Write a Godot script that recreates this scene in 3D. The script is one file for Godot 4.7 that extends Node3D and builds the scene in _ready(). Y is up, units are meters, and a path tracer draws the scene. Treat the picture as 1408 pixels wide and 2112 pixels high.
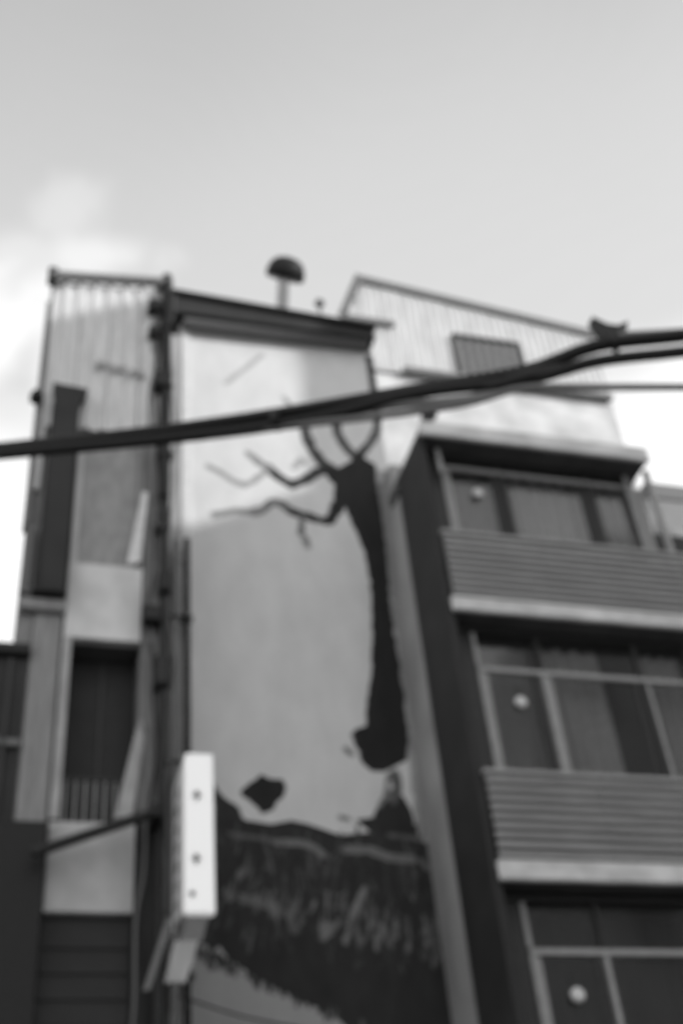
extends Node3D

var M := {}
var used := {}
var rng := RandomNumberGenerator.new()

# ---------------------------------------------------------------- helpers
func numbered(called: String) -> String:
	if not used.has(called):
		used[called] = 0
		return called
	used[called] += 1
	return "%s_%03d" % [called, used[called]]

func thing(called: String, at: Vector3, label: String, category: String, group := "") -> Node3D:
	var o := Node3D.new()
	o.name = numbered(called)
	add_child(o)
	o.position = at
	tag(o, label, category, group)
	return o

func tag(o: Node, label: String, category: String, group := "") -> void:
	o.set_meta("label", label)
	o.set_meta("category", category)
	if group != "":
		o.set_meta("group", group)

func base_of(parent: Node3D) -> Vector3:
	var p := Vector3.ZERO
	var n: Node = parent
	while n != null and n != self:
		p += (n as Node3D).position
		n = n.get_parent()
	return p

# commits a SurfaceTool filled in world metres as one mesh under parent
func put(st: SurfaceTool, called: String, m: Material, parent: Node3D = null) -> MeshInstance3D:
	if parent == null:
		parent = self
	st.generate_normals()
	var o := MeshInstance3D.new()
	o.name = called if parent != self else numbered(called)
	o.mesh = st.commit()
	o.material_override = m
	parent.add_child(o, true)
	o.position = -base_of(parent)
	o.cast_shadow = GeometryInstance3D.SHADOW_CASTING_SETTING_ON
	return o

func begin() -> SurfaceTool:
	var st := SurfaceTool.new()
	st.begin(Mesh.PRIMITIVE_TRIANGLES)
	st.set_smooth_group(-1)
	return st

func tri(st: SurfaceTool, a: Vector3, b: Vector3, c: Vector3, out: Vector3) -> void:
	# clockwise seen from the side that `out` points to
	if (b - a).cross(c - a).dot(out) > 0.0:
		var t := b
		b = c
		c = t
	st.add_vertex(a); st.add_vertex(b); st.add_vertex(c)

func quad(st: SurfaceTool, a: Vector3, b: Vector3, c: Vector3, d: Vector3, out: Vector3) -> void:
	tri(st, a, b, c, out)
	tri(st, a, c, d, out)

# box with chamfered edges, world limits
func add_box(st: SurfaceTool, lo: Vector3, hi: Vector3, bev := 0.006) -> void:
	var c := (lo + hi) / 2.0
	var h := (hi - lo) / 2.0
	var b: float = minf(bev, minf(h.x, minf(h.y, h.z)) * 0.45)
	var ax := [Vector3.RIGHT, Vector3.UP, Vector3.BACK]
	for i in 3:
		var j := (i + 1) % 3
		var k := (i + 2) % 3
		for s in [-1.0, 1.0]:
			var n: Vector3 = ax[i] * s
			var u: Vector3 = ax[j] * (h[j] - b)
			var v: Vector3 = ax[k] * (h[k] - b)
			var o: Vector3 = c + n * h[i]
			quad(st, o - u - v, o + u - v, o + u + v, o - u + v, n)
	for i in 3:
		var j := (i + 1) % 3
		var k := (i + 2) % 3
		for s in [-1.0, 1.0]:
			for t in [-1.0, 1.0]:
				var nj: Vector3 = ax[j] * s
				var nk: Vector3 = ax[k] * t
				var l: Vector3 = ax[i] * (h[i] - b)
				var p: Vector3 = c + nj * h[j] + nk * (h[k] - b)
				var q: Vector3 = c + nj * (h[j] - b) + nk * h[k]
				quad(st, p - l, p + l, q + l, q - l, nj + nk)
	for sx in [-1.0, 1.0]:
		for sy in [-1.0, 1.0]:
			for sz in [-1.0, 1.0]:
				var sg := Vector3(sx, sy, sz)
				tri(st, c + sg * Vector3(h.x, h.y - b, h.z - b), c + sg * Vector3(h.x - b, h.y, h.z - b), c + sg * Vector3(h.x - b, h.y - b, h.z), sg)

func box(called: String, m: Material, parent: Node3D, x0: float, x1: float, y0: float, y1: float, z0: float, z1: float, bev := 0.006) -> MeshInstance3D:
	var st := begin()
	add_box(st, Vector3(x0, y0, minf(z0, z1)), Vector3(x1, y1, maxf(z0, z1)), bev)
	return put(st, called, m, parent)

# polygon in the XY plane (any order), pulled from z0 to z1
func add_prism(st: SurfaceTool, pts: PackedVector2Array, z0: float, z1: float) -> void:
	var idx := Geometry2D.triangulate_polygon(pts)
	for i in range(0, idx.size(), 3):
		for zz in [[z0, signf(z0 - z1)], [z1, signf(z1 - z0)]]:
			var a := pts[idx[i]]
			var b := pts[idx[i + 1]]
			var c := pts[idx[i + 2]]
			tri(st, Vector3(a.x, a.y, zz[0]), Vector3(b.x, b.y, zz[0]), Vector3(c.x, c.y, zz[0]), Vector3(0, 0, zz[1]))
	var cw := Geometry2D.is_polygon_clockwise(pts)
	for i in pts.size():
		var a := pts[i]
		var b := pts[(i + 1) % pts.size()]
		var e := b - a
		var n := Vector3(e.y, -e.x, 0) * (-1.0 if cw else 1.0)
		quad(st, Vector3(a.x, a.y, z0), Vector3(b.x, b.y, z0), Vector3(b.x, b.y, z1), Vector3(a.x, a.y, z1), n)

func prism(called: String, m: Material, parent: Node3D, pts: Array, z0: float, z1: float) -> MeshInstance3D:
	var p := PackedVector2Array()
	for q in pts:
		p.append(Vector2(q[0], q[1]))
	var st := begin()
	add_prism(st, p, z0, z1)
	return put(st, called, m, parent)

# smooth tube through points; radii one per point or a single one
func add_tube(st: SurfaceTool, pts: Array, radii: Array, sides := 12, caps := true) -> void:
	st.set_smooth_group(0)
	var rings := []
	var up := Vector3.UP
	for i in pts.size():
		var d: Vector3 = (pts[mini(i + 1, pts.size() - 1)] - pts[maxi(i - 1, 0)]).normalized()
		var ref := up if absf(d.dot(up)) < 0.95 else Vector3.RIGHT
		var s := d.cross(ref).normalized()
		var t := s.cross(d).normalized()
		var r: float = radii[mini(i, radii.size() - 1)]
		var ring := []
		for k in sides:
			var a := TAU * k / sides
			ring.append(pts[i] + (s * cos(a) + t * sin(a)) * r)
		rings.append(ring)
	for i in rings.size() - 1:
		for k in sides:
			var k2 := (k + 1) % sides
			var mid: Vector3 = (pts[i] + pts[i + 1]) / 2.0
			var o: Vector3 = (rings[i][k] + rings[i + 1][k2]) / 2.0 - mid
			quad(st, rings[i][k], rings[i][k2], rings[i + 1][k2], rings[i + 1][k], o)
	if caps:
		st.set_smooth_group(-1)
		for e in [0, rings.size() - 1]:
			var o2: Vector3 = (pts[e] - pts[1 if e == 0 else e - 1])
			for k in sides:
				tri(st, pts[e], rings[e][k], rings[e][(k + 1) % sides], o2)

func tube(called: String, m: Material, parent: Node3D, pts: Array, radii: Array, sides := 12) -> MeshInstance3D:
	var st := begin()
	add_tube(st, pts, radii, sides)
	return put(st, called, m, parent)

# surface of revolution about a vertical axis: profile of (radius, height)
func lathe(called: String, m: Material, parent: Node3D, at: Vector3, prof: Array, sides := 28) -> MeshInstance3D:
	var st := begin()
	st.set_smooth_group(0)
	for i in prof.size() - 1:
		var p: Array = prof[i]
		var q: Array = prof[i + 1]
		for k in sides:
			var a := TAU * k / sides
			var b := TAU * (k + 1) / sides
			var da := Vector3(cos(a), 0, sin(a))
			var db := Vector3(cos(b), 0, sin(b))
			var n: Vector3 = (da + db).normalized() * (q[1] - p[1]) + Vector3.UP * (p[0] - q[0])
			quad(st, at + da * p[0] + Vector3.UP * p[1], at + db * p[0] + Vector3.UP * p[1], at + db * q[0] + Vector3.UP * q[1], at + da * q[0] + Vector3.UP * q[1], n)
	return put(st, called, m, parent)

# box profiled metal sheet: ribs run upwards, top edge from ya to yb
func sheet(called: String, m: Material, parent: Node3D, x0: float, x1: float, y0: float, ya: float, yb: float, z: float, pitch: float, depth: float) -> MeshInstance3D:
	var st := begin()
	var n := maxi(1, int(round((x1 - x0) / pitch)))
	var p := (x1 - x0) / n
	var pr := []
	for i in n:
		var x := x0 + i * p
		pr.append_array([[x, 0.0], [x + p * 0.62, 0.0], [x + p * 0.72, depth], [x + p * 0.9, depth]])
	pr.append([x1, 0.0])
	for i in pr.size() - 1:
		var a: Array = pr[i]
		var b: Array = pr[i + 1]
		var ta: float = lerpf(ya, yb, (a[0] - x0) / (x1 - x0))
		var tb: float = lerpf(ya, yb, (b[0] - x0) / (x1 - x0))
		quad(st, Vector3(a[0], y0, z + a[1]), Vector3(b[0], y0, z + b[1]), Vector3(b[0], tb, z + b[1]), Vector3(a[0], ta, z + a[1]), Vector3(0, 0, 1))
		quad(st, Vector3(a[0], ta, z + a[1]), Vector3(b[0], tb, z + b[1]), Vector3(b[0], tb, z - 0.004), Vector3(a[0], ta, z - 0.004), Vector3.UP)
	return put(st, called, m, parent)

# curtain: sheet with soft upright folds
func curtain(called: String, m: Material, parent: Node3D, x0: float, x1: float, y0: float, y1: float, z: float, fold: float, deep: float) -> MeshInstance3D:
	var st := begin()
	st.set_smooth_group(0)
	var n := int((x1 - x0) / fold * 6.0)
	var prev := Vector2.ZERO
	for i in n + 1:
		var x := lerpf(x0, x1, float(i) / n)
		var zz := z + deep * (sin(TAU * (x - x0) / fold) + 0.4 * sin(5.1 * (x - x0) / fold + 1.0))
		if i > 0:
			quad(st, Vector3(prev.x, y0, prev.y), Vector3(x, y0, zz), Vector3(x, y1, zz), Vector3(prev.x, y1, prev.y), Vector3(0, 0, 1))
		prev = Vector2(x, zz)
	return put(st, called, m, parent)

func smooth_path(pts: Array, step := 8) -> Array:
	var o := []
	for i in pts.size() - 1:
		var p0: Vector3 = pts[maxi(i - 1, 0)]
		var p1: Vector3 = pts[i]
		var p2: Vector3 = pts[i + 1]
		var p3: Vector3 = pts[mini(i + 2, pts.size() - 1)]
		for k in step:
			var t := float(k) / step
			o.append(0.5 * (2.0 * p1 + (p2 - p0) * t + (2.0 * p0 - 5.0 * p1 + 4.0 * p2 - p3) * t * t + (3.0 * p1 - p0 - 3.0 * p2 + p3) * t * t * t))
	o.append(pts[pts.size() - 1])
	return o

# ---------------------------------------------------------------- materials
func noise_texture(sd: int, freq: float, lo: float, hi: float, sx := 256, sy := 256, oct := 4) -> ImageTexture:
	var n := FastNoiseLite.new()
	n.seed = sd
	n.frequency = freq
	n.noise_type = FastNoiseLite.TYPE_SIMPLEX_SMOOTH
	n.fractal_octaves = oct
	var g := n.get_seamless_image(sx, sy)
	var im := Image.create(sx, sy, true, Image.FORMAT_RGB8)
	for y in sy:
		for x in sx:
			var v := lerpf(lo, hi, g.get_pixel(x, y).r)
			im.set_pixel(x, y, Color(v, v, v))
	im.generate_mipmaps()
	return ImageTexture.create_from_image(im)

func grey(lin: float) -> Color:
	return Color(lin, lin, lin).linear_to_srgb()

func mat(lin: float, rough := 0.8, tex: Texture2D = null, scale := Vector3(0.35, 0.35, 0.35), bump: Texture2D = null, metal := 0.0) -> StandardMaterial3D:
	var m := StandardMaterial3D.new()
	m.albedo_color = grey(lin)
	m.roughness = rough
	m.metallic = metal
	m.metallic_specular = 0.4
	if tex:
		m.albedo_texture = tex
		m.uv1_triplanar = true
		m.uv1_world_triplanar = true
		m.uv1_scale = scale
	return m

func make_materials() -> void:
	var stain := noise_texture(3, 0.012, 0.8, 1.0)
	var streak := noise_texture(8, 0.03, 0.84, 1.0, 256, 256, 5)
	var grain := noise_texture(21, 0.09, 0.87, 1.0)
	M.sheet_white = mat(0.84, 0.55, streak, Vector3(1.1, 0.12, 1.1))
	M.sheet_left = mat(0.85, 0.55, streak, Vector3(1.3, 0.14, 1.3))
	M.white_wall = mat(0.84, 0.85, stain, Vector3(0.3, 0.3, 0.3))
	M.trim = mat(0.2, 0.6, grain, Vector3(0.8, 0.8, 0.8))
	M.trim_dark = mat(0.035, 0.65, stain)
	M.black = mat(0.012, 0.55, grain)
	M.cable = mat(0.012, 0.5)
	M.cable_grey = mat(0.2, 0.6)
	M.slab = mat(0.82, 0.85, stain, Vector3(0.5, 0.9, 0.5))
	M.roof_edge = mat(0.84, 0.8, stain, Vector3(0.4, 0.9, 0.4))
	M.slat = mat(0.41, 0.6, streak, Vector3(0.15, 1.0, 1.0))
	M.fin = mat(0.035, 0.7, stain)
	M.side = mat(0.44, 0.9, stain, Vector3(0.25, 0.18, 0.25))
	M.frame = mat(0.42, 0.5, grain)
	M.frame_dark = mat(0.045, 0.5, grain)
	M.glass = StandardMaterial3D.new()
	M.glass.albedo_color = Color(0.2, 0.2, 0.2, 0.3)
	M.glass.transparency = BaseMaterial3D.TRANSPARENCY_ALPHA
	M.glass.roughness = 0.08
	M.curtain = mat(0.7, 0.9, grain)
	M.curtain_dark = mat(0.4, 0.9, grain)
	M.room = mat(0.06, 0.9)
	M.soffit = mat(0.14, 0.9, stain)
	M.parapet = mat(0.82, 0.85, stain, Vector3(0.4, 0.3, 0.4))
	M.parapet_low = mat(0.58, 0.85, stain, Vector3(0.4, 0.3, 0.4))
	M.shutter = mat(0.46, 0.7, streak, Vector3(0.6, 0.3, 0.6))
	M.column = mat(0.3, 0.9, stain, Vector3(0.8, 0.35, 0.8))
	M.column_pale = mat(0.56, 0.85, streak, Vector3(0.8, 0.2, 0.8))
	M.pilaster = mat(0.36, 0.7, streak, Vector3(1.0, 0.2, 1.0))
	M.pale = mat(0.85, 0.7, grain)
	M.pipe_grey = mat(0.28, 0.6, grain)
	M.asphalt = mat(0.05, 0.95, noise_texture(33, 0.2, 0.7, 1.0), Vector3(0.8, 0.8, 0.8))
	M.paving = mat(0.28, 0.9, stain, Vector3(0.6, 0.6, 0.6))
	M.kerb = mat(0.32, 0.9, grain)
	M.line = mat(0.7, 0.8, grain)
	M.opposite = mat(0.6, 0.9, stain, Vector3(0.15, 0.15, 0.15))
	M.lamp_white = mat(0.75, 0.5)
	M.sign_ink = mat(0.12, 0.7)
	M.sign_added_glow = mat(0.75, 0.4)
	M.sign_added_glow.emission_enabled = true  # glow added to lift the face brightness, light source unknown
	M.sign_added_glow.emission = Color(1, 1, 1)
	M.sign_added_glow.emission_energy_multiplier = 0.3
	M.sign_side = mat(0.82, 0.5, grain)

func sky_texture() -> ImageTexture:
	var w := 1024
	var h := 512
	var im := Image.create(w, h, false, Image.FORMAT_RGB8)
	var n := FastNoiseLite.new()
	n.seed = 12
	n.frequency = 1.7
	n.fractal_octaves = 5
	var veil := FastNoiseLite.new()
	veil.seed = 5
	veil.frequency = 0.9
	veil.fractal_octaves = 3
	var fluff := FastNoiseLite.new()
	fluff.seed = 31
	fluff.frequency = 3.4
	fluff.fractal_octaves = 4
	# cloud heaps: azimuth, elevation, half width, half height in degrees, thickness
	var heaps := [[-5.5, 47.0, 6.5, 4.2, 0.72], [2.6, 51.6, 3.0, 1.2, 0.5], [-0.3, 53.4, 2.4, 1.6, 0.26], [-3.0, 51.0, 3.0, 1.4, 0.32], [-60.0, 44.0, 12.0, 5.0, 0.8], [105.0, 42.0, 14.0, 5.0, 0.7], [170.0, 46.0, 12.0, 5.0, 0.7], [-130.0, 50.0, 10.0, 4.0, 0.6]]
	for j in h:
		var v := (j + 0.5) / h
		var el := 90.0 - v * 180.0
		for i in w:
			var az := wrapf((i + 0.5) / w * TAU, -PI, PI)      # 0 looks along -Z, right is positive
			var c := cos(deg_to_rad(el))
			var d := Vector3(sin(az) * c, sin(deg_to_rad(el)), -cos(az) * c)
			var k := veil.get_noise_3dv(d * 1.6)
			var s := 0.67 + 0.13 * smoothstep(70.0, 46.0, el + 8.0 * k) + 0.02 * k + 0.025 * (d.x * 0.71 + d.z * 0.7)
			# soft cloud, thick towards the horizon
			var q := n.get_noise_3d(d.x * 1.5, d.y * 3.2, d.z * 1.5)
			var cover := smoothstep(46.0, 40.0, el + 4.0 * q)
			for cl in heaps:
				var da: float = angle_difference(az, deg_to_rad(cl[0])) * c
				var de: float = deg_to_rad(el - cl[1])
				var g := 1.0 - Vector2(da / deg_to_rad(cl[2]), de / deg_to_rad(cl[3])).length()
				cover = maxf(cover, cl[4] * smoothstep(-0.15, 0.75, g + 0.9 * fluff.get_noise_3dv(d * 3.0)))
			var t: float = lerpf(s, 0.985, cover)
			if el < 0.0:
				t = 0.5
			im.set_pixel(i, j, Color(t, t, t))
	return ImageTexture.create_from_image(im)

# ---------------------------------------------------------------- the painted wall
func fill_area(im: Image, flat: Array, tone: float, n: FastNoiseLite) -> void:
	var pts := PackedVector2Array()
	var lo := 1e9
	var hi := -1e9
	for i in range(0, flat.size(), 2):
		pts.append(Vector2(flat[i], flat[i + 1]))
		lo = minf(lo, flat[i + 1])
		hi = maxf(hi, flat[i + 1])
	for y in range(maxi(0, int(lo)), mini(im.get_height(), int(hi) + 1)):
		var xs := []
		for i in pts.size():
			var a := pts[i]
			var b := pts[(i + 1) % pts.size()]
			if (a.y <= y) != (b.y <= y):
				xs.append(a.x + (b.x - a.x) * (y - a.y) / (b.y - a.y) + 5.0 * n.get_noise_2d(i * 90.0, y * 2.0))
		xs.sort()
		for i in range(0, xs.size() - 1, 2):
			for x in range(maxi(0, int(xs[i])), mini(im.get_width(), int(xs[i + 1]) + 1)):
				im.set_pixel(x, y, grey(tone * (1.0 + 0.5 * n.get_noise_2d(x * 2.0, y * 0.7))))

func brush(im: Image, flat: Array, radius: float, tone: float, n: FastNoiseLite) -> void:
	var count := int(flat.size() * 0.5)
	for i in count - 1:
		var a := Vector2(flat[i * 2], flat[i * 2 + 1])
		var b := Vector2(flat[i * 2 + 2], flat[i * 2 + 3])
		var steps := int(a.distance_to(b) / 2.0) + 1
		for s in steps + 1:
			var p := a.lerp(b, float(s) / steps)
			var r := radius * (1.0 + 0.35 * n.get_noise_2d(p.x * 3.0, p.y * 3.0))
			for y in range(maxi(0, int(p.y - r)), mini(im.get_height(), int(p.y + r) + 1)):
				var half := sqrt(maxf(0.0, r * r - (y - p.y) * (y - p.y)))
				var x0 := maxi(0, int(p.x - half))
				var x1 := mini(im.get_width(), int(p.x + half) + 1)
				if x1 > x0:
					for x in range(x0, x1):
						var edge := 1.0 - absf(x - p.x) / (half + 0.5)
						var mix := clampf((edge + 0.35 + 1.1 * n.get_noise_2d(x * 5.0, y * 5.0)) * 0.8, 0.0, 1.0) * 0.5
						var was := im.get_pixel(x, y)
						im.set_pixel(x, y, was.lerp(grey(tone), mix))

func mural_texture() -> ImageTexture:
	var w := 480
	var h := 1901
	var im := Image.create(w, h, false, Image.FORMAT_RGB8)
	var n := FastNoiseLite.new()
	n.seed = 77
	n.frequency = 0.012
	n.fractal_octaves = 4
	for y in h:
		for x in w:
			var base := 0.69 if y < 1560 else 0.36
			im.set_pixel(x, y, grey(base * (1.0 + 0.10 * n.get_noise_2d(x, y * 0.5) + 0.05 * n.get_noise_2d(x * 7.0, y * 7.0))))
	var areas := [
		[0.330, [449, 430, 480, 430, 480, 1901, 425, 1901, 434, 1300, 437, 1000]],
		[0.012, [311, 440, 359, 437, 391, 409, 417, 360, 425, 396, 449, 413, 449, 479, 448, 539, 448, 670, 443, 767, 441, 884, 442, 971, 443, 1055, 442, 1112, 439, 1168, 431, 1210, 401, 1227, 379, 1238, 354, 1237, 341, 1222, 335, 1201, 328, 1180, 321, 1161, 331, 1147, 353, 1137, 363, 1083, 379, 1001, 392, 902, 400, 798, 399, 717, 388, 651, 373, 605, 361, 560, 346, 585, 326, 616, 306, 622, 318, 586, 335, 547, 342, 493, 326, 473]],
		[0.020, [315, 1341, 349, 1335, 356, 1318, 383, 1296, 396, 1285, 415, 1287, 425, 1312, 432, 1347, 434, 1374, 374, 1371, 336, 1365]],
		[0.014, [93, 1294, 108, 1276, 125, 1267, 133, 1256, 150, 1265, 173, 1265, 181, 1281, 171, 1303, 159, 1313, 151, 1330, 133, 1337, 123, 1323, 110, 1310, 99, 1306]],
		[0.030, [42, 1279, 52, 1295, 67, 1312, 86, 1323, 95, 1345, 108, 1359, 108, 1370, 40, 1371]],
		[0.022, [31, 1350, 95, 1350, 149, 1357, 187, 1348, 224, 1355, 279, 1374, 336, 1366, 394, 1370, 455, 1386, 452, 1615, 475, 1754, 263, 1752, 258, 1715, 244, 1680, 224, 1691, 201, 1683, 168, 1665, 136, 1649, 103, 1633, 78, 1613, 61, 1609, 49, 1584, 37, 1594, 20, 1580, 3, 1584, 5, 1363]],
	]
	var strokes := [
		[0.030, 13.3, [363, 452, 310, 452, 266, 492, 236, 508, 208, 490, 178, 459]],
		[0.260, 10.6, [186, 467, 163, 450, 135, 422]],
		[0.320, 9.0, [174, 479, 150, 505, 126, 525, 98, 516, 71, 494, 40, 479]],
		[0.030, 11.8, [337, 554, 323, 608, 292, 606, 265, 597, 231, 591, 212, 571]],
		[0.170, 9.9, [220, 584, 200, 566, 187, 567, 163, 596, 140, 606]],
		[0.270, 9.2, [163, 591, 129, 604, 101, 605, 76, 614, 52, 623]],
		[0.050, 14.3, [346, 450, 314, 424, 293, 384, 282, 339, 278, 289]],
		[0.070, 12.4, [404, 399, 379, 366, 363, 325, 361, 267]],
		[0.090, 11.3, [414, 386, 443, 345, 464, 301, 478, 248]],
		[0.300, 7.3, [281, 313, 262, 267, 234, 221]],
		[0.140, 8.3, [255, 602, 253, 630, 250, 654]],
		[0.200, 8.2, [258, 664, 263, 686]],
		[0.380, 9.7, [245, 454, 264, 425, 275, 434]],
		[0.450, 7.8, [88, 196, 132, 145, 185, 76]],
		[0.120, 8.1, [306, 1192, 318, 1203]],
		[0.160, 6.3, [388, 1246, 379, 1288, 361, 1314]],
		[0.100, 13.6, [401, 1241, 405, 1272, 390, 1298]],
		[0.120, 6.0, [282, 1338, 300, 1342]],
		[0.100, 6.5, [67, 1378, 112, 1384, 148, 1388]],
		[0.170, 8.2, [148, 1392, 203, 1392, 230, 1400, 245, 1416]],
		[0.170, 11.0, [287, 1402, 333, 1401, 369, 1415, 417, 1418]],
		[0.090, 7.8, [374, 1371, 432, 1376]],
		[0.120, 8.7, [431, 1420, 445, 1434]],
		[0.140, 8.0, [92, 1448, 73, 1476, 64, 1502]],
		[0.130, 10.2, [71, 1496, 107, 1502, 138, 1512, 159, 1523]],
		[0.110, 14.3, [177, 1522, 186, 1540, 182, 1553]],
		[0.170, 12.8, [230, 1543, 246, 1552, 231, 1565]],
		[0.190, 8.3, [318, 1476, 299, 1507, 284, 1538, 272, 1577]],
		[0.120, 8.9, [294, 1556, 301, 1577]],
		[0.180, 6.5, [330, 1559, 328, 1590]],
		[0.110, 5.8, [369, 1541, 356, 1581]],
		[0.150, 6.2, [393, 1554, 387, 1589]],
		[0.080, 5.0, [420, 1571, 419, 1602]],
		[0.100, 6.2, [288, 1710, 295, 1729]],
	]
	for s in strokes.slice(0, 14):
		brush(im, s[2], s[1], s[0], n)
	for a in areas:
		fill_area(im, a[1], a[0], n)
	# grass and reeds dabbed over the dark ground
	for k in 260:
		var gx := rng.randf_range(5.0, 450.0)
		var gy := rng.randf_range(1390.0, 1640.0)
		if gy > 1590.0 + gx * 0.12:
			continue
		var lean := rng.randf_range(-10.0, 16.0)
		brush(im, [gx, gy, gx + lean, gy - rng.randf_range(14.0, 46.0)], rng.randf_range(1.5, 4.0), rng.randf_range(0.015, 0.12), n)
	for k in 90:
		var gx := rng.randf_range(0.0, 262.0)
		var gy := 1583.0 + gx * 0.42 + rng.randf_range(-6.0, 6.0)
		brush(im, [gx, gy, gx + rng.randf_range(-8.0, 8.0), gy + rng.randf_range(8.0, 26.0)], 3.0, 0.022, n)
	for s in strokes.slice(14):
		brush(im, s[2], s[1] * 0.85, s[0] * 1.1, n)
	# broken reeds along the bank, pale and dark
	for k in 110:
		var f := rng.randf()
		var gx := lerpf(55.0, 440.0, f)
		var gy := lerpf(1500.0, 1575.0, f) + rng.randf_range(-28.0, 22.0)
		brush(im, [gx, gy, gx + rng.randf_range(-3.0, 12.0), gy - rng.randf_range(10.0, 40.0)], rng.randf_range(1.8, 4.5), 0.02 if k % 3 == 0 else rng.randf_range(0.09, 0.2), n)
	im.generate_mipmaps()
	return ImageTexture.create_from_image(im)

# ---------------------------------------------------------------- scene
func _ready() -> void:
	rng.seed = 4
	# camera, sky, sun, exposure
	var cam := Camera3D.new()
	cam.name = "camera"
	add_child(cam)
	cam.transform = Transform3D(Basis(Vector3.UP, deg_to_rad(-18.6)) * Basis(Vector3.RIGHT, deg_to_rad(39.5)) * Basis(Vector3.BACK, deg_to_rad(-6.2)), Vector3(0, 1.6, 0))
	cam.near = 0.05
	cam.far = 600.0
	var lens := CameraAttributesPhysical.new()
	lens.frustum_focal_length = 28.07
	lens.frustum_focus_distance = 1.0
	lens.frustum_near = 0.05
	lens.frustum_far = 600.0
	lens.exposure_aperture = 3.3
	cam.attributes = lens
	cam.fov = 46.3
	cam.current = true

	var env := Environment.new()
	env.background_mode = Environment.BG_SKY
	var sky := Sky.new()
	var pano := PanoramaSkyMaterial.new()
	pano.panorama = sky_texture()
	sky.sky_material = pano
	env.sky = sky
	env.background_energy_multiplier = 1.0
	env.tonemap_mode = Environment.TONE_MAPPER_LINEAR
	env.tonemap_exposure = 1.25
	env.sdfgi_enabled = true
	env.ssao_enabled = true
	env.ssil_enabled = true
	var we := WorldEnvironment.new()
	we.name = "world_environment"
	we.environment = env
	add_child(we)

	var sun := DirectionalLight3D.new()
	sun.name = "sun"
	sun.light_energy = 0.64
	sun.light_angular_distance = 0.6
	sun.light_color = Color(1, 1, 1)
	sun.shadow_enabled = true
	add_child(sun)
	sun.look_at_from_position(Vector3(0.66, 0.37, 0.65) * 50.0, Vector3.ZERO, Vector3.UP)

	make_materials()
	ground()
	mural_building()
	corrugated_building()
	terrace_building()
	left_building()
	neighbours()
	opposite_buildings()
	corner_clutter()
	signs()
	roof_fittings()
	cables()

func structure(o: Node) -> Node:
	o.set_meta("kind", "structure")
	return o

func ground() -> void:
	var st := begin()
	quad(st, Vector3(-300, 0, -300), Vector3(300, 0, -300), Vector3(300, 0, 300), Vector3(-300, 0, 300), Vector3.UP)
	structure(put(st, "ground", M.paving))
	st = begin()
	quad(st, Vector3(-300, 0.004, -8.6), Vector3(300, 0.004, -8.6), Vector3(300, 0.004, 1.4), Vector3(-300, 0.004, 1.4), Vector3.UP)
	structure(put(st, "road", M.asphalt))
	for side in [[-11.0, -8.45], [1.25, 4.0]]:
		structure(box("pavement", M.paving, self, -60, 60, -0.1, 0.12, side[0], side[1]))
	for zz in [[-8.45, -8.3], [1.1, 1.25]]:
		structure(box("kerb", M.kerb, self, -60, 60, -0.1, 0.13, zz[0], zz[1], 0.02))
	st = begin()
	for i in 12:
		var x := -18.0 + i * 5.0
		quad(st, Vector3(x, 0.008, -3.7), Vector3(x + 2.5, 0.008, -3.7), Vector3(x + 2.5, 0.008, -3.58), Vector3(x, 0.008, -3.58), Vector3.UP)
	structure(put(st, "road_marking", M.line))

func mural_building() -> void:
	var t := thing("mural_building", Vector3(3.6, 0, -13), "tall narrow building whose plain wall carries a bare black tree mural", "building")
	box("wall", M.white_wall, t, 1.96, 5.2, 0, 16.75, -19, -13.0, 0.01)
	var q := QuadMesh.new()
	q.size = Vector2(3.08, 12.2)
	var mm := StandardMaterial3D.new()
	mm.albedo_texture = mural_texture()
	mm.roughness = 0.85
	var o := MeshInstance3D.new()
	o.name = "mural"
	o.mesh = q
	o.material_override = mm
	t.add_child(o)
	o.position = Vector3(3.66, 10.5, -12.995) - t.position
	o.set_meta("label", "painted bare dark tree over a savanna landscape")
	box("edge_strip", M.pale, t, 1.985, 2.12, 4.4, 16.55, -12.996, -12.96)
	box("side_strip", M.column_pale, t, 1.6, 1.955, 0.0, 16.3, -13.2, -12.975)
	prism("roof", M.trim_dark, t, [[1.6, 16.62], [5.2, 16.57], [5.2, 16.7], [1.6, 16.86]], -19, -12.72)
	prism("fascia", M.trim_dark, t, [[1.56, 16.5], [5.18, 16.53], [5.18, 16.74], [1.56, 16.93]], -12.72, -12.66)
	prism("soffit_board", M.trim, t, [[2.0, 16.4], [5.1, 16.5], [5.1, 16.56], [2.0, 16.5]], -12.99, -12.74)
	box("corner_strip", M.trim_dark, t, 5.1, 5.215, 14.9, 16.42, -13.05, -12.97)
	tube("gutter", M.black, t, [Vector3(1.56, 16.94, -12.63), Vector3(5.2, 16.76, -12.63)], [0.055])

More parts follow.
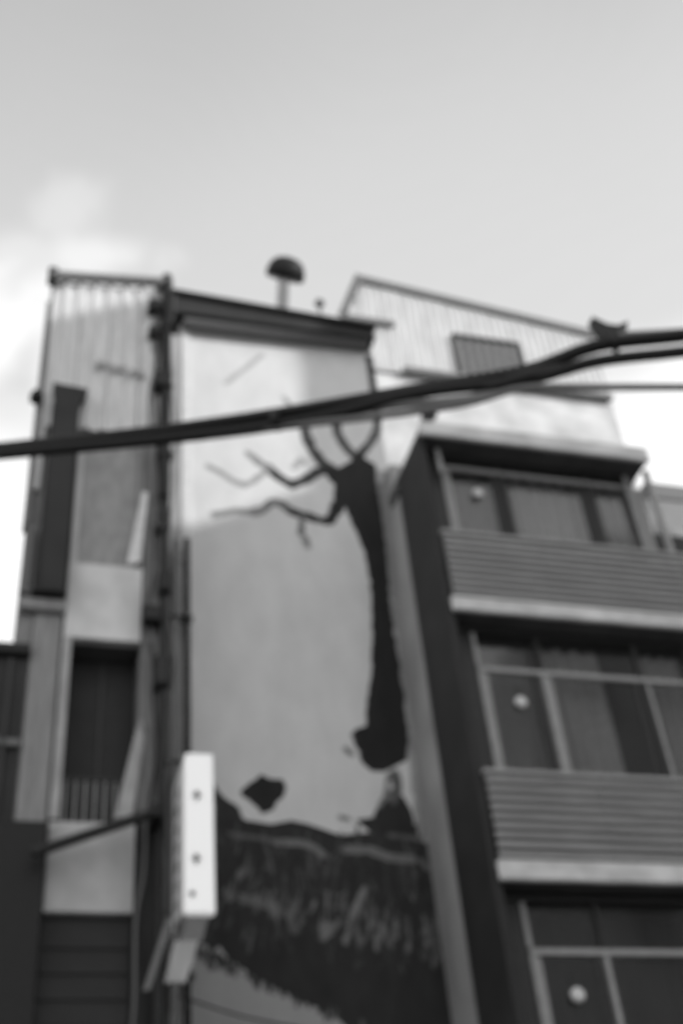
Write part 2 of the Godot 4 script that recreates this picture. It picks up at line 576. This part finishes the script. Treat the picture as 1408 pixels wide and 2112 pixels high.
func corrugated_building() -> void:
	var t := thing("corrugated_building", Vector3(8, 0, -14.5), "pale corrugated metal building with sloping roofline behind the mural wall", "building")
	box("wall", M.white_wall, t, 5.32, 10.7, 0, 17.75, -22, -14.52, 0.01)
	prism("gable_wall", M.white_wall, t, [[5.34, 17.76], [10.68, 17.76], [10.68, 19.6], [5.72, 20.28], [5.34, 19.3]], -22, -14.56)
	var x := 5.72
	var n := 11
	var w := (10.7 - 5.72) / n
	for i in n:
		var ya := lerpf(20.3, 19.68, float(i) / n)
		var yb := lerpf(20.3, 19.68, float(i + 1) / n)
		var o := sheet("sheet_panel", M.sheet_white, t, x, x + w - 0.006, 17.8, ya, yb, -14.5 + 0.006 * (i % 2), 0.15, 0.03)
		o.name = "sheet_panel"
		x += w
	sheet("sheet_panel", M.sheet_white, t, 5.34, 5.71, 17.8, 19.35, 20.3, -14.5, 0.15, 0.03)
	prism("roof_trim", M.trim, t, [[5.7, 20.28], [10.74, 19.62], [10.74, 19.8], [5.7, 20.46]], -22, -14.42)
	prism("side_trim", M.trim, t, [[5.22, 19.15], [5.36, 19.1], [5.82, 20.3], [5.68, 20.44]], -14.45, -14.38)
	box("flashing", M.pipe_grey, t, 5.26, 6.34, 19.03, 19.15, -14.46, -14.38)
	box("gutter", M.pipe_grey, t, 6.36, 10.66, 17.74, 17.86, -14.5, -14.34, 0.02)
	# louvred window
	var f := box("window", M.black, t, 7.52, 8.9, 17.87, 18.98, -14.46, -14.44)
	for i in 7:
		var bx := 7.6 + i * 0.185
		box("bar", M.frame, f, bx, bx + 0.075, 17.9, 18.93, -14.43, -14.4)
	box("frame", M.frame_dark, f, 7.5, 8.92, 18.94, 19.03, -14.44, -14.37)
	box("frame", M.frame_dark, f, 7.5, 7.56, 17.87, 18.938, -14.44, -14.39)
	box("frame", M.frame_dark, f, 8.86, 8.92, 17.87, 18.938, -14.44, -14.39)

func terrace_building() -> void:
	var t := thing("balcony_building", Vector3(7, 0, -11.2), "grey house with slatted balconies and white slab edges on every floor", "building")
	box("side_wall", M.side, t, 5.0, 5.19, 0, 12.9, -12.42, -12.06)
	box("side_wall", M.side, t, 5.003, 5.19, 0, 13.45, -12.985, -12.423)
	box("rear_wall", M.side, t, 5.2, 10.6, 0, 13.2, -14.4, -12.9)
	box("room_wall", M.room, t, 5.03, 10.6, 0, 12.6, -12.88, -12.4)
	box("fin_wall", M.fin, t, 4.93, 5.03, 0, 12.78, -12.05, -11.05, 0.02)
	box("end_wall", M.side, t, 8.95, 9.1, 0, 9.75, -12.39, -11.3)
	box("end_wall", M.side, t, 8.28, 8.4, 9.98, 12.55, -12.39, -11.42)
	# roof over the top floor
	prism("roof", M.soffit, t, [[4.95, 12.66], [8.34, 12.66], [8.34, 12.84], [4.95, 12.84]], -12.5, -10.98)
	box("roof_edge", M.roof_edge, t, 4.93, 8.37, 12.64, 12.9, -10.975, -10.9, 0.02)
	var slab_top := [10.0, 6.62, 3.24]
	var heads := [12.66, 9.79, 6.38]
	for k in 3:
		var s: float = slab_top[k]
		var top: float = heads[k]
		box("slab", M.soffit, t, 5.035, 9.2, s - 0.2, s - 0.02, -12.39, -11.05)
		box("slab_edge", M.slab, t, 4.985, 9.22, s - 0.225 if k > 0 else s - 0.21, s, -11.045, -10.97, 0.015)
		# slatted balcony front
		var y := s + 0.03
		for i in 9:
			box("slat", M.slat, t, 5.02, 9.15, y, y + 0.066, -11.02, -10.98, 0.006)
			y += 0.107
		box("hand_rail", M.frame, t, 5.0, 9.17, y - 0.005, y + 0.055, -11.05, -10.97, 0.012)
		for i in 4:
			var px := 5.05 + i * 1.33
			box("baluster", M.frame_dark, t, px, px + 0.05, s + 0.01, y - 0.008, -11.07, -11.03)
		box("balcony_back", M.fin, t, 5.06, 9.1, s + 0.02, y - 0.05, -11.12, -11.09)
		# glazed front
		var tr := top - 0.6 if k > 0 else top - 0.2
		var zf := -11.35
		box("transom", M.frame, t, 5.32, 8.25, tr - 0.03, tr + 0.04, zf - 0.04, zf + 0.03)
		box("head", M.frame_dark, t, 5.05, 8.27, top - 0.07, top - 0.002, zf - 0.05, zf + 0.04)
		box("jamb", M.frame_dark, t, 5.05, 5.3, s, top - 0.075, zf - 0.05, zf + 0.02)
		var mx := [5.33, 6.16, 7.5, 8.24]
		for i in 4:
			var wdt := 0.055 if i != 2 else 0.075
			var mo := box("mullion", M.frame if i == 0 or i == 3 else (M.frame if k >= 1 and i == 1 else M.frame_dark), t, mx[i] - wdt / 2.0, mx[i] + wdt / 2.0, s + 0.02, tr - 0.035, zf - 0.04, zf + 0.045)
			mo.name = "mullion"
			box("mullion", M.frame_dark if i > 0 else M.frame, t, mx[i] - wdt / 2.0, mx[i] + wdt / 2.0, tr + 0.045, top - 0.075, zf - 0.04, zf + 0.035)
		for i in 3:
			var a: float = mx[i] + 0.045
			var b: float = mx[i + 1] - 0.045
			var w := box("window", M.glass, t, a, b, s + 0.05, tr - 0.04, zf - 0.012, zf - 0.004)
			box("sash", M.frame_dark, w, b - 0.09, b, s + 0.05, tr - 0.04, zf - 0.03, zf + 0.012)
			box("sash", M.frame if i == 0 or k == 1 else M.frame_dark, w, a, a + 0.06, s + 0.05, tr - 0.04, zf - 0.03, zf + 0.012)
			box("window", M.glass, t, a, b, tr + 0.05, top - 0.08, zf - 0.012, zf - 0.004)
		if k == 2:
			curtain("curtain", M.room, t, 5.38, 8.2, s + 0.05, top - 0.1, zf - 0.3, 0.3, 0.03)  # darkness of the room put into the tone of this sheet
			continue
		curtain("curtain", M.curtain_dark, t, 5.38, 6.12, s + 0.05, top - 0.1, zf - 0.25, 0.37, 0.02)
		curtain("curtain", M.curtain, t, 6.22, 7.1 if k != 0 else 7.44, s + 0.05, top - 0.1, zf - 0.2, 0.24, 0.05)
		curtain("curtain", M.curtain, t, 7.55, 8.2, s + 0.05, top - 0.1, zf - 0.2, 0.2, 0.045)
		if k == 0:
			box("corner_post", M.frame, t, 8.34, 8.41, s, 12.63, -11.16, -11.08)
			box("corner_post", M.frame, t, 8.08, 8.14, s, 12.63, -11.3, -11.24)
	# left hand frame posts
	box("corner_post", M.frame, t, 5.2, 5.26, 12.2, 12.63, -11.2, -11.14)
	box("ground_floor_shutter", M.shutter, t, 5.05, 9.0, 0.12, 2.95, -11.5, -11.44)
	# round pale discs hung on the doors
	var discs := [[5.78, 12.02, "top floor door, under the roof edge"], [5.78, 8.74, "middle balcony door below the slab"], [5.74, 5.34, "lowest balcony door near the bottom"]]
	for d in discs:
		var p := Vector3(d[0], d[1], -11.3)
		var o := thing("door_ornament", p, "small round white ornament hung on the " + d[2], "ornament", "white ornaments on the balcony doors")
		var st := begin()
		add_tube(st, [p + Vector3(0, 0, -0.03), p + Vector3(0, 0, -0.015), p + Vector3(0, 0, 0.015), p + Vector3(0, 0, 0.03)], [0.05, 0.075, 0.075, 0.045], 20)
		put(st, "disc", M.lamp_white, o)
		box("hanger", M.frame_dark, o, p.x - 0.008, p.x + 0.008, p.y + 0.06, p.y + 0.2, p.z - 0.03, p.z - 0.015)

func left_building() -> void:
	var t := thing("left_building", Vector3(0.8, 0, -12), "narrow house with corrugated upper cladding and dark open balconies at left", "building")
	var z := -12.0
	box("wall", M.column, t, -0.1, 1.34, 13.0, 16.0, -19, -12.05)
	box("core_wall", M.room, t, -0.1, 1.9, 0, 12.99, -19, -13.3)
	box("side_wall", M.column, t, -0.1, 0.1, 0, 12.99, -13.29, -12.06)
	# corrugated cladding
	var x := -0.06
	for i in 4:
		var w := 0.43
		sheet("sheet_panel", M.sheet_left, t, x, x + w - 0.006, 13.05, 16.02 + 0.03 * i, 16.05 + 0.03 * i, z - 0.02 + 0.006 * (i % 2), 0.215, 0.045)
		x += w
	tube("roof_rail", M.pipe_grey, t, [Vector3(-0.12, 16.05, -11.93), Vector3(1.68, 16.28, -11.93)], [0.08])
	for i in 7:
		var rx := 0.05 + i * 0.23
		box("rail_bracket", M.trim, t, rx, rx + 0.05, 15.93 + rx * 0.128, 16.0 + rx * 0.128, -12.0, -11.9)
	box("finial", M.trim_dark, t, -0.17, -0.02, 15.85, 16.2, -12.0, -11.86, 0.03)
	box("corner_trim", M.trim, t, -0.14, -0.065, 11.2, 15.5, -12.06, -11.96)
	for cr in [[0.62, 0.84, 14.24], [0.87, 1.05, 14.2], [1.1, 1.3, 14.16]]:
		box("cladding_rail", M.shutter, t, cr[0], cr[1], cr[2], cr[2] + 0.11, -11.97, -11.94, 0.02)
	# shuttered storey
	box("shutter", M.shutter, t, 0.46, 1.33, 10.8, 13.0, -12.2, -12.14)
	for i in 10:
		var sx := 0.5 + i * 0.085
		box("shutter_rib", M.shutter, t, sx, sx + 0.02, 10.82, 12.98, -12.138, -12.12)
	box("shutter_frame", M.parapet, t, 0.47, 0.55, 10.8, 13.0, -12.13, -12.04)
	box("shutter_frame", M.column, t, 1.27, 1.35, 10.8, 13.0, -12.13, -12.02)
	# parapets
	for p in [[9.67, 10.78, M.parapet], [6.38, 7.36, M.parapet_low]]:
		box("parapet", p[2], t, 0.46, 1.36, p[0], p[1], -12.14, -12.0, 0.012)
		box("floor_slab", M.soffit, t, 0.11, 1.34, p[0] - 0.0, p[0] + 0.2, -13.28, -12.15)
	for i in 7:
		var bx := 0.6 + i * 0.105
		box("baluster", M.frame, t, bx, bx + 0.018, 7.37, 7.86, -12.08, -12.06)
	box("baluster_rail", M.frame_dark, t, 0.56, 1.3, 7.865, 7.9, -12.09, -12.05)
	# left hand pilaster and ledge
	sheet("pilaster", M.pilaster, t, 0.12, 0.42, 7.35, 9.98, 9.98, -12.02, 0.1, 0.02)
	box("pilaster_core", M.column, t, 0.105, 0.44, 0.12, 9.98, -12.3, -12.03)
	box("ledge", M.pilaster, t, -0.07, 0.455, 9.99, 10.16, -12.1, -11.92, 0.02)
	box("jamb", M.shutter, t, 0.455, 0.56, 7.38, 9.66, -12.13, -11.99)
	box("pale_post", M.parapet, t, -0.13, 0.02, 11.9, 13.3, -12.09, -12.0)
	box("recess_shade_panel", M.trim_dark, t, 0.565, 1.36, 7.37, 9.66, -12.5, -12.44)  # dark panel and bar added to give the recess its shaded tone
	box("recess_shade_bar", M.frame_dark, t, 0.94, 0.99, 7.37, 9.66, -12.435, -12.41)
	# lower storey
	box("opening_shade_panel", M.trim_dark, t, 0.455, 1.36, 4.0, 6.375, -12.16, -12.1)  # dark panel and laths fill the opening, standing in for its shade
	for i in 9:
		box("opening_shade_lath", M.trim_dark, t, 0.46, 1.355, 4.05 + i * 0.25, 4.2 + i * 0.25, -12.098, -12.08)
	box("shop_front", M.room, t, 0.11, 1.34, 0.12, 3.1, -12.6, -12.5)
	box("shop_fascia", M.black, t, 0.1, 1.34, 3.1, 4.0, -12.2, -12.0)
	# right hand column up to the mural wall
	box("column_base", M.trim_dark, t, 1.365, 1.665, 0, 7.38, -13.2, -12.02, 0.02)
	box("corner_column", M.column, t, 1.365, 1.665, 7.385, 16.2, -13.2, -12.02, 0.02)
	# pale drapes hanging beside the openings
	var drapes := [[[1.33, 12.02], [1.4, 12.0], [1.33, 10.85], [1.16, 10.8], "upper", -11.97], [[1.36, 8.62], [1.45, 8.6], [1.32, 7.42], [1.13, 7.4], "lower", -11.96]]
	for d in drapes:
		var o := prism("blind", M.pale if d[4] == "upper" else M.shutter, t, [d[0], d[1], d[2], d[3]], d[5] - 0.03, d[5])
		o.set_meta("label", "%s pale hanging blind" % d[4])

func neighbours() -> void:
	var t := thing("dark_house", Vector3(-0.6, 0, -12), "dark flat topped house at the left edge below the ledge", "building")
	box("wall", M.trim_dark, t, -6.0, 0.085, 0, 9.36, -18, -12.02)
	box("porch_wall", M.black, t, -6.0, 0.45, 0, 7.3, -12.015, -11.9)
	box("roof_edge", M.black, t, -6.0, 0.1, 9.365, 9.5, -18, -11.93)
	for i in 3:
		box("gutter_pipe", M.frame_dark, t, -0.12 - i * 0.5, -0.07 - i * 0.5, 7.31, 9.3, -12.0, -11.95)
	box("ledge", M.trim, t, -6.0, 0.09, 8.2, 8.28, -12.0, -11.96)
	var n := thing("right_canopy_house", Vector3(11, 0, -13), "grey house with curved canopy bracket at right edge behind balcony", "building")
	box("wall", M.side, n, 10.62, 14.5, 0, 13.0, -19, -13.3)
	box("canopy", M.trim, n, 9.7, 14.5, 13.9, 14.25, -14.0, -12.98, 0.02)
	var pts := [[9.66, 13.88], [10.55, 13.88], [10.42, 13.6], [10.22, 13.35], [10.0, 13.1], [9.86, 12.85], [9.8, 12.6], [9.5, 12.62], [9.5, 12.9]]
	prism("bracket", M.pipe_grey, n, pts, -13.3, -13.0)

func opposite_buildings() -> void:
	var t := thing("opposite_block", Vector3(16.5, 0, 8), "flat roofed block with a roof room across the street", "building")
	box("wall", M.opposite, t, 14.8, 21.1, 0, 22.0, 4.0, 12.0, 0.02)
	box("roof_room", M.opposite, t, 17.65, 19.05, 22.0, 25.1, 4.0, 7.0, 0.02)
	var u := thing("opposite_tower_block", Vector3(24, 0, 8), "taller block with a slim roof tower across the street", "building")
	box("wall", M.opposite, u, 21.15, 27.0, 0, 23.0, 4.0, 12.0, 0.02)
	box("roof_tower", M.opposite, u, 22.27, 24.05, 23.0, 29.0, 4.0, 5.1, 0.02)
	for o in [[t, 15.4, 3], [u, 22.0, 2]]:
		for fl in 6:
			for i in o[2]:
				var wx: float = o[1] + i * 2.3
				var w := box("window", M.glass, o[0], wx, wx + 1.3, 1.2 + fl * 3.4, 2.7 + fl * 3.4, 3.96, 3.99)
				box("sill", M.kerb, w, wx - 0.08, wx + 1.38, 1.1 + fl * 3.4, 1.18 + fl * 3.4, 3.85, 3.99)

func corner_clutter() -> void:
	# black soil pipe with its clamps
	var t := thing("drain_pipe", Vector3(1.6, 0, -11.92), "black drain pipe running up the corner beside the mural wall", "pipe")
	tube("pipe", M.black, t, smooth_path([Vector3(1.6, 11.9, -11.92), Vector3(1.6, 14.0, -11.92), Vector3(1.6, 16.4, -11.92)]), [0.075])
	tube("lower_pipe", M.trim_dark, t, [Vector3(1.62, 0.12, -11.93), Vector3(1.62, 11.95, -11.93)], [0.05])
	for y in [12.6, 13.9, 15.2]:
		box("clamp", M.trim_dark, t, 1.5, 1.7, y, y + 0.09, -12.01, -11.84, 0.01)
	var boxes := [
		[1.42, 15.62, 0.2, 0.24, "black junction box under the left roof end", M.black],
		[1.42, 15.05, 0.16, 0.18, "small grey junction box below the roof end", M.trim_dark],
		[1.56, 14.05, 0.24, 0.32, "large black junction box halfway up the black pipe", M.black],
		[1.58, 11.5, 0.2, 0.3, "grey meter box where the black pipe ends", M.trim],
		[1.62, 10.5, 0.15, 0.34, "dark upright meter box right of pale parapet", M.black],
		[1.47, 10.0, 0.22, 0.24, "dark square box at the pale parapet's lower corner", M.black],
		[1.6, 9.2, 0.17, 0.42, "dark tall meter box beside the dark opening", M.black]]
	for b in boxes:
		var p := Vector3(b[0], b[1], -11.9)
		var o := thing("junction_box", p, b[4], "junction box", "junction boxes on the corner column")
		box("case", b[5], o, p.x - b[2] / 2.0, p.x + b[2] / 2.0, p.y - b[3] / 2.0, p.y + b[3] / 2.0, -12.015, -11.83, 0.015)
		box("cover", M.trim_dark, o, p.x - b[2] * 0.4, p.x + b[2] * 0.4, p.y - b[3] * 0.4, p.y + b[3] * 0.4, -11.828, -11.815, 0.004)
		tube("conduit", M.trim, o, [Vector3(p.x, p.y - b[3] / 2.0 - 0.25, -11.95), Vector3(p.x, p.y - b[3] / 2.0, -11.95)], [0.018], 8)
	var pipes := [[1.9, 0.05, 11.9, M.pipe_grey, "pale grey riser pipe left of the mural"], [2.04, 0.045, 11.95, M.trim_dark, "thin dark riser pipe against the mural's edge"], [1.76, 0.035, 11.7, M.trim, "thin grey conduit left of the pale riser pipe"]]
	for p in pipes:
		var o := thing("riser_pipe", Vector3(p[0], 0, -12.8), p[4], "pipe", "pipes beside the mural")
		tube("pipe", p[3], o, [Vector3(p[0], 0, -12.8), Vector3(p[0], p[2], -12.8)], [p[1]])
		for y in [6.0, 8.5, 10.6]:
			box("bracket", M.trim_dark, o, p[0] - 0.07, p[0] + 0.07, y, y + 0.05, -12.9, -12.745, 0.008)
	# loose wires looping down the corner
	var k := 0
	for w in [[1.42, 0.0, "left"], [1.5, 1.3, "middle"], [1.7, 2.6, "right"]]:
		var pts := []
		for i in 30:
			var y := 16.0 - i * 0.42
			pts.append(Vector3(w[0] + 0.05 * sin(i * 0.7 + w[1]) + 0.02 * sin(i * 2.1), y, -11.93 + 0.03 * sin(i * 1.1 + w[1])))
		var o := tube("loose_wire", M.black if k == 1 else M.trim, null, smooth_path(pts, 4), [0.016], 6)
		tag(o, "%s loose wire wavering down the corner column" % w[2], "wire", "loose wires on the corner")
		k += 1

func signs() -> void:
	# white box sign on the corner
	var t := thing("projecting_sign", Vector3(1.87, 6.0, -11.4), "narrow white box sign with added glow projecting beside the mural", "sign")
	box("face", M.sign_added_glow, t, 1.735, 2.02, 6.0, 7.68, -11.1, -11.0, 0.012)
	box("case", M.sign_side, t, 1.72, 2.0, 6.03, 7.65, -11.75, -11.102, 0.012)
	for m in [[1.85, 7.2], [1.84, 6.53], [1.8, 6.18]]:
		var st := begin()
		var s := 0.05 if m[1] > 6.3 else 0.03
		add_box(st, Vector3(m[0] - s, m[1] - 0.012, -10.998), Vector3(m[0] + s, m[1] + 0.012, -10.99), 0.002)
		put(st, "glyph_stroke", M.sign_ink, t)
		st = begin()
		add_box(st, Vector3(m[0] - 0.012, m[1] - s * 1.2, -10.997), Vector3(m[0] + 0.012, m[1] + s * 1.2, -10.988), 0.002)
		put(st, "glyph_stroke", M.sign_ink, t)
		st = begin()
		add_box(st, Vector3(m[0] - s * 0.7, m[1] + s * 0.6, -10.998), Vector3(m[0] + s * 0.7, m[1] + s * 0.9, -10.991), 0.002)
		put(st, "glyph_stroke", M.sign_ink, t)
	for i in 8:
		var y := 7.5 - i * 0.2
		box("letter_block", M.sign_ink if i % 3 != 1 else M.trim_dark, t, 1.712, 1.719, y - 0.12, y, -11.52, -11.36, 0.002)
	tube("bracket", M.frame_dark, t, [Vector3(1.86, 7.2, -11.75), Vector3(1.86, 7.2, -12.02)], [0.025])
	tube("bracket", M.frame_dark, t, [Vector3(1.86, 6.4, -11.75), Vector3(1.86, 6.4, -12.02)], [0.025])
	# lower small signboard with arms
	var u := thing("lower_sign", Vector3(1.7, 5.3, -11.3), "small pale signboard hanging slanted under the white box sign", "sign")
	prism("board", M.shutter, u, [[1.55, 5.36], [1.74, 5.36], [1.86, 5.74], [1.64, 5.74]], -11.08, -11.02)
	prism("arm", M.trim, u, [[1.36, 5.3], [1.42, 5.3], [1.62, 5.95], [1.56, 5.95]], -11.1, -11.05)
	prism("arm", M.trim, u, [[1.7, 5.75], [1.9, 5.75], [1.96, 5.98], [1.76, 5.98]], -11.1, -11.05)
	# tall dark board on the left house
	var v := thing("dark_signboard", Vector3(0.27, 10.2, -11.9), "tall dark upright signboard standing on the ledge of the left house", "sign")
	prism("board", M.trim_dark, v, [[0.14, 10.2], [0.43, 10.2], [0.44, 13.4], [0.53, 13.66], [0.06, 13.7], [0.1, 13.4]], -12.0, -11.84)
	box("edge", M.black, v, 0.08, 0.14, 10.2, 13.35, -11.98, -11.85, 0.01)
	box("foot", M.black, v, 0.05, 0.44, 10.165, 10.25, -11.98, -11.8, 0.01)
	var w := thing("side_panel", Vector3(0.0, 10.2, -11.9), "narrow dark panel left of the tall dark signboard", "panel")
	box("panel", M.trim, w, -0.08, 0.06, 10.2, 11.2, -11.99, -11.9, 0.01)
	box("rim", M.trim_dark, w, -0.1, -0.085, 10.2, 11.25, -11.99, -11.88, 0.004)
	box("rim", M.trim_dark, w, 0.0, 0.03, 10.25, 11.15, -11.898, -11.88, 0.004)
	var l := thing("wall_lamp", Vector3(-0.14, 13.35, -11.9), "small dark lamp head left of the tall dark signboard", "lamp")
	lathe("head", M.black, l, Vector3(-0.14, 13.36, -11.88), [[0.0, 0.18], [0.05, 0.17], [0.085, 0.1], [0.09, 0.0], [0.0, -0.02]])
	tube("arm", M.trim_dark, l, [Vector3(-0.14, 13.4, -11.9), Vector3(-0.1, 13.4, -12.0)], [0.02])
	# slanting pole across the lower parapet
	var o := thing("slanting_pole", Vector3(1.0, 6.9, -11.7), "dark slanting pole crossing the lower pale parapet", "pole")
	tube("pole", M.trim_dark, o, [Vector3(0.3, 6.86, -11.7), Vector3(0.51, 6.94, -11.7), Vector3(1.55, 7.36, -11.7)], [0.055])
	box("bracket", M.black, o, 1.5, 1.6, 7.28, 7.44, -12.01, -11.64)

func roof_fittings() -> void:
	var b := Vector3(3.78, 16.8, -13.6)
	var t := thing("mushroom_vent", b, "black mushroom shaped vent on a grey stem above the mural roof", "vent")
	tube("stem", M.frame, t, [b, Vector3(3.96, 19.05, -13.6)], [0.115, 0.1], 18)
	var cap := lathe("cap", M.black, t, Vector3.ZERO, [[0.0, 0.42], [0.1, 0.415], [0.2, 0.38], [0.28, 0.3], [0.32, 0.2], [0.34, 0.08], [0.33, 0.0], [0.1, 0.0], [0.0, 0.0]])
	cap.position = Vector3(3.97, 18.93, -13.6) - b
	cap.basis = Basis(Vector3.BACK, deg_to_rad(-9.0)) * Basis(Vector3.RIGHT, deg_to_rad(38.0)) * Basis.from_scale(Vector3(1.06, 0.95, 0.7))
	lathe("collar", M.trim, t, Vector3(3.79, 16.82, -13.6), [[0.0, 0.1], [0.14, 0.09], [0.2, 0.0], [0.0, 0.0]])
	var p := Vector3(4.58, 16.7, -13.6)
	var a := thing("roof_antenna", p, "small pale knob on a thin rod near the mural roof's middle", "antenna")
	tube("rod", M.pipe_grey, a, [p, Vector3(4.59, 18.3, -13.6)], [0.018])
	lathe("knob", M.pipe_grey, a, Vector3(4.59, 18.26, -13.6), [[0.0, 0.2], [0.06, 0.18], [0.095, 0.1], [0.06, 0.02], [0.0, 0.0]])
	var q := Vector3(5.08, 12.75, -11.02)
	var i := thing("cable_bracket", q, "black bracket with insulator on the balcony house's roof corner", "bracket")
	prism("bracket", M.black, i, [[4.98, 12.88], [5.06, 12.88], [5.24, 13.1], [5.2, 13.22], [5.05, 13.2]], -11.06, -10.96)
	lathe("insulator", M.trim_dark, i, Vector3(5.12, 13.15, -11.0), [[0.0, 0.16], [0.05, 0.15], [0.06, 0.1], [0.04, 0.08], [0.07, 0.04], [0.05, 0.0], [0.0, 0.0]])

func vecs(a: Array) -> Array:
	var o := []
	for p in a:
		o.append(Vector3(p[0], p[1], p[2]))
	return o

func cables() -> void:
	var main := [[-1.58, 9.01, -8.55], [-0.35, 8.88, -8.0], [0.99, 8.72, -7.37], [2.05, 8.64, -6.86], [2.93, 8.59, -6.41], [3.7, 8.53, -6.01], [4.25, 8.64, -5.73], [4.83, 8.52, -5.4], [5.71, 8.31, -4.86], [9.0, 7.6, -2.8]]
	var second := [[-1.57, 8.95, -8.55], [-0.35, 8.81, -8.0], [0.99, 8.62, -7.37], [2.04, 8.51, -6.86], [2.92, 8.54, -6.41], [3.68, 8.42, -6.01], [4.21, 8.45, -5.73], [4.77, 8.32, -5.4], [5.63, 8.1, -4.86], [9.0, 7.3, -2.8]]
	var third := [[-1.59, 9.05, -8.55], [-0.35, 8.9, -8.0], [0.99, 8.61, -7.37], [2.04, 8.47, -6.86], [2.68, 8.36, -6.52], [3.24, 8.3, -6.23], [3.66, 8.33, -6.01], [4.13, 8.14, -5.73], [4.65, 7.9, -5.4], [5.38, 7.48, -4.86], [9.0, 5.6, -2.4]]
	var fourth := [[-0.35, 8.86, -8.03], [0.99, 8.67, -7.4], [2.04, 8.56, -6.9], [2.7, 8.5, -6.56], [3.26, 8.4, -6.27], [3.67, 8.39, -6.05]]
	var light := [[4.36, 8.68, -5.67], [4.44, 8.71, -5.64], [4.85, 8.57, -5.4], [5.69, 8.25, -4.86], [9.0, 7.4, -2.7]]
	var list := [
		[main, 0.058, M.cable, "thick black overhead cable, topmost of the bundle"],
		[second, 0.05, M.cable, "black overhead cable directly under the thickest one"],
		[third, 0.03, M.cable_grey, "thin grey overhead cable leaving the bundle level to the right"],
		[fourth, 0.034, M.cable_grey, "grey overhead cable ending at the black splice"],
		[light, 0.03, M.pipe_grey, "pale overhead cable starting at the black clamp"]]
	for c in list:
		var v := vecs(c[0])
		if c[0] != light and c[0] != fourth:
			v.push_front(v[0] + (v[0] - v[1]) * 3.0)
		var o := tube("overhead_cable", c[2], null, smooth_path(v, 6), [c[1]], 10)
		tag(o, c[3], "cable", "overhead cables across the street")
	# splice where the cables part
	var p := Vector3(3.72, 8.44, -5.99)
	var t := thing("cable_splice", p, "black splice sleeve where the overhead cables part", "splice")
	tube("sleeve", M.cable, t, [Vector3(3.4, 8.43, -6.15), Vector3(3.55, 8.43, -6.08), Vector3(3.72, 8.44, -5.99), Vector3(3.85, 8.47, -5.93), Vector3(3.97, 8.5, -5.87)], [0.03, 0.06, 0.075, 0.06, 0.03])
	var d := Vector3(0.18, 0.0, 0.11).normalized()
	var q := Vector3(4.37, 8.66, -5.67)
	var k := thing("cable_clamp", q, "black winged clamp on the upper overhead cable at right", "clamp")
	var jaw := []
	for w in [[-0.12, 0.13], [-0.03, 0.08], [0.05, 0.08], [0.14, 0.14], [0.07, -0.05], [0.04, -0.09], [-0.05, -0.09], [-0.07, -0.04]]:
		jaw.append([q.x + w[0] * 1.25, q.y + 0.05 + w[1] * 1.25])
	prism("jaw", M.cable, k, jaw, q.z - 0.05, q.z + 0.05)
	tube("pin", M.cable, k, [q + Vector3(0, -0.12, 0), q + Vector3(0, 0.08, 0)], [0.025])
	for e in [[Vector3(1.86, 8.575, -6.95), "left of the splice, over the mural"]]:
		var c: Vector3 = e[0]
		var tie := thing("cable_tie", c, "black band round the cable bundle " + e[1], "cable tie")
		tube("band", M.cable, tie, [c - d * 0.035, c - d * 0.02, c + d * 0.02, c + d * 0.035], [0.085, 0.095, 0.095, 0.085], 14)
	# wire low across the mural
	var o := tube("low_wire", M.black, null, smooth_path([Vector3(1.9, 5.84, -12.78), Vector3(2.4, 5.66, -12.75), Vector3(2.85, 5.53, -12.7), Vector3(3.8, 5.3, -12.5), Vector3(5.0, 5.05, -12.3)], 6), [0.012], 6)
	tag(o, "thin dark wire crossing the mural's pale lower ground", "wire")
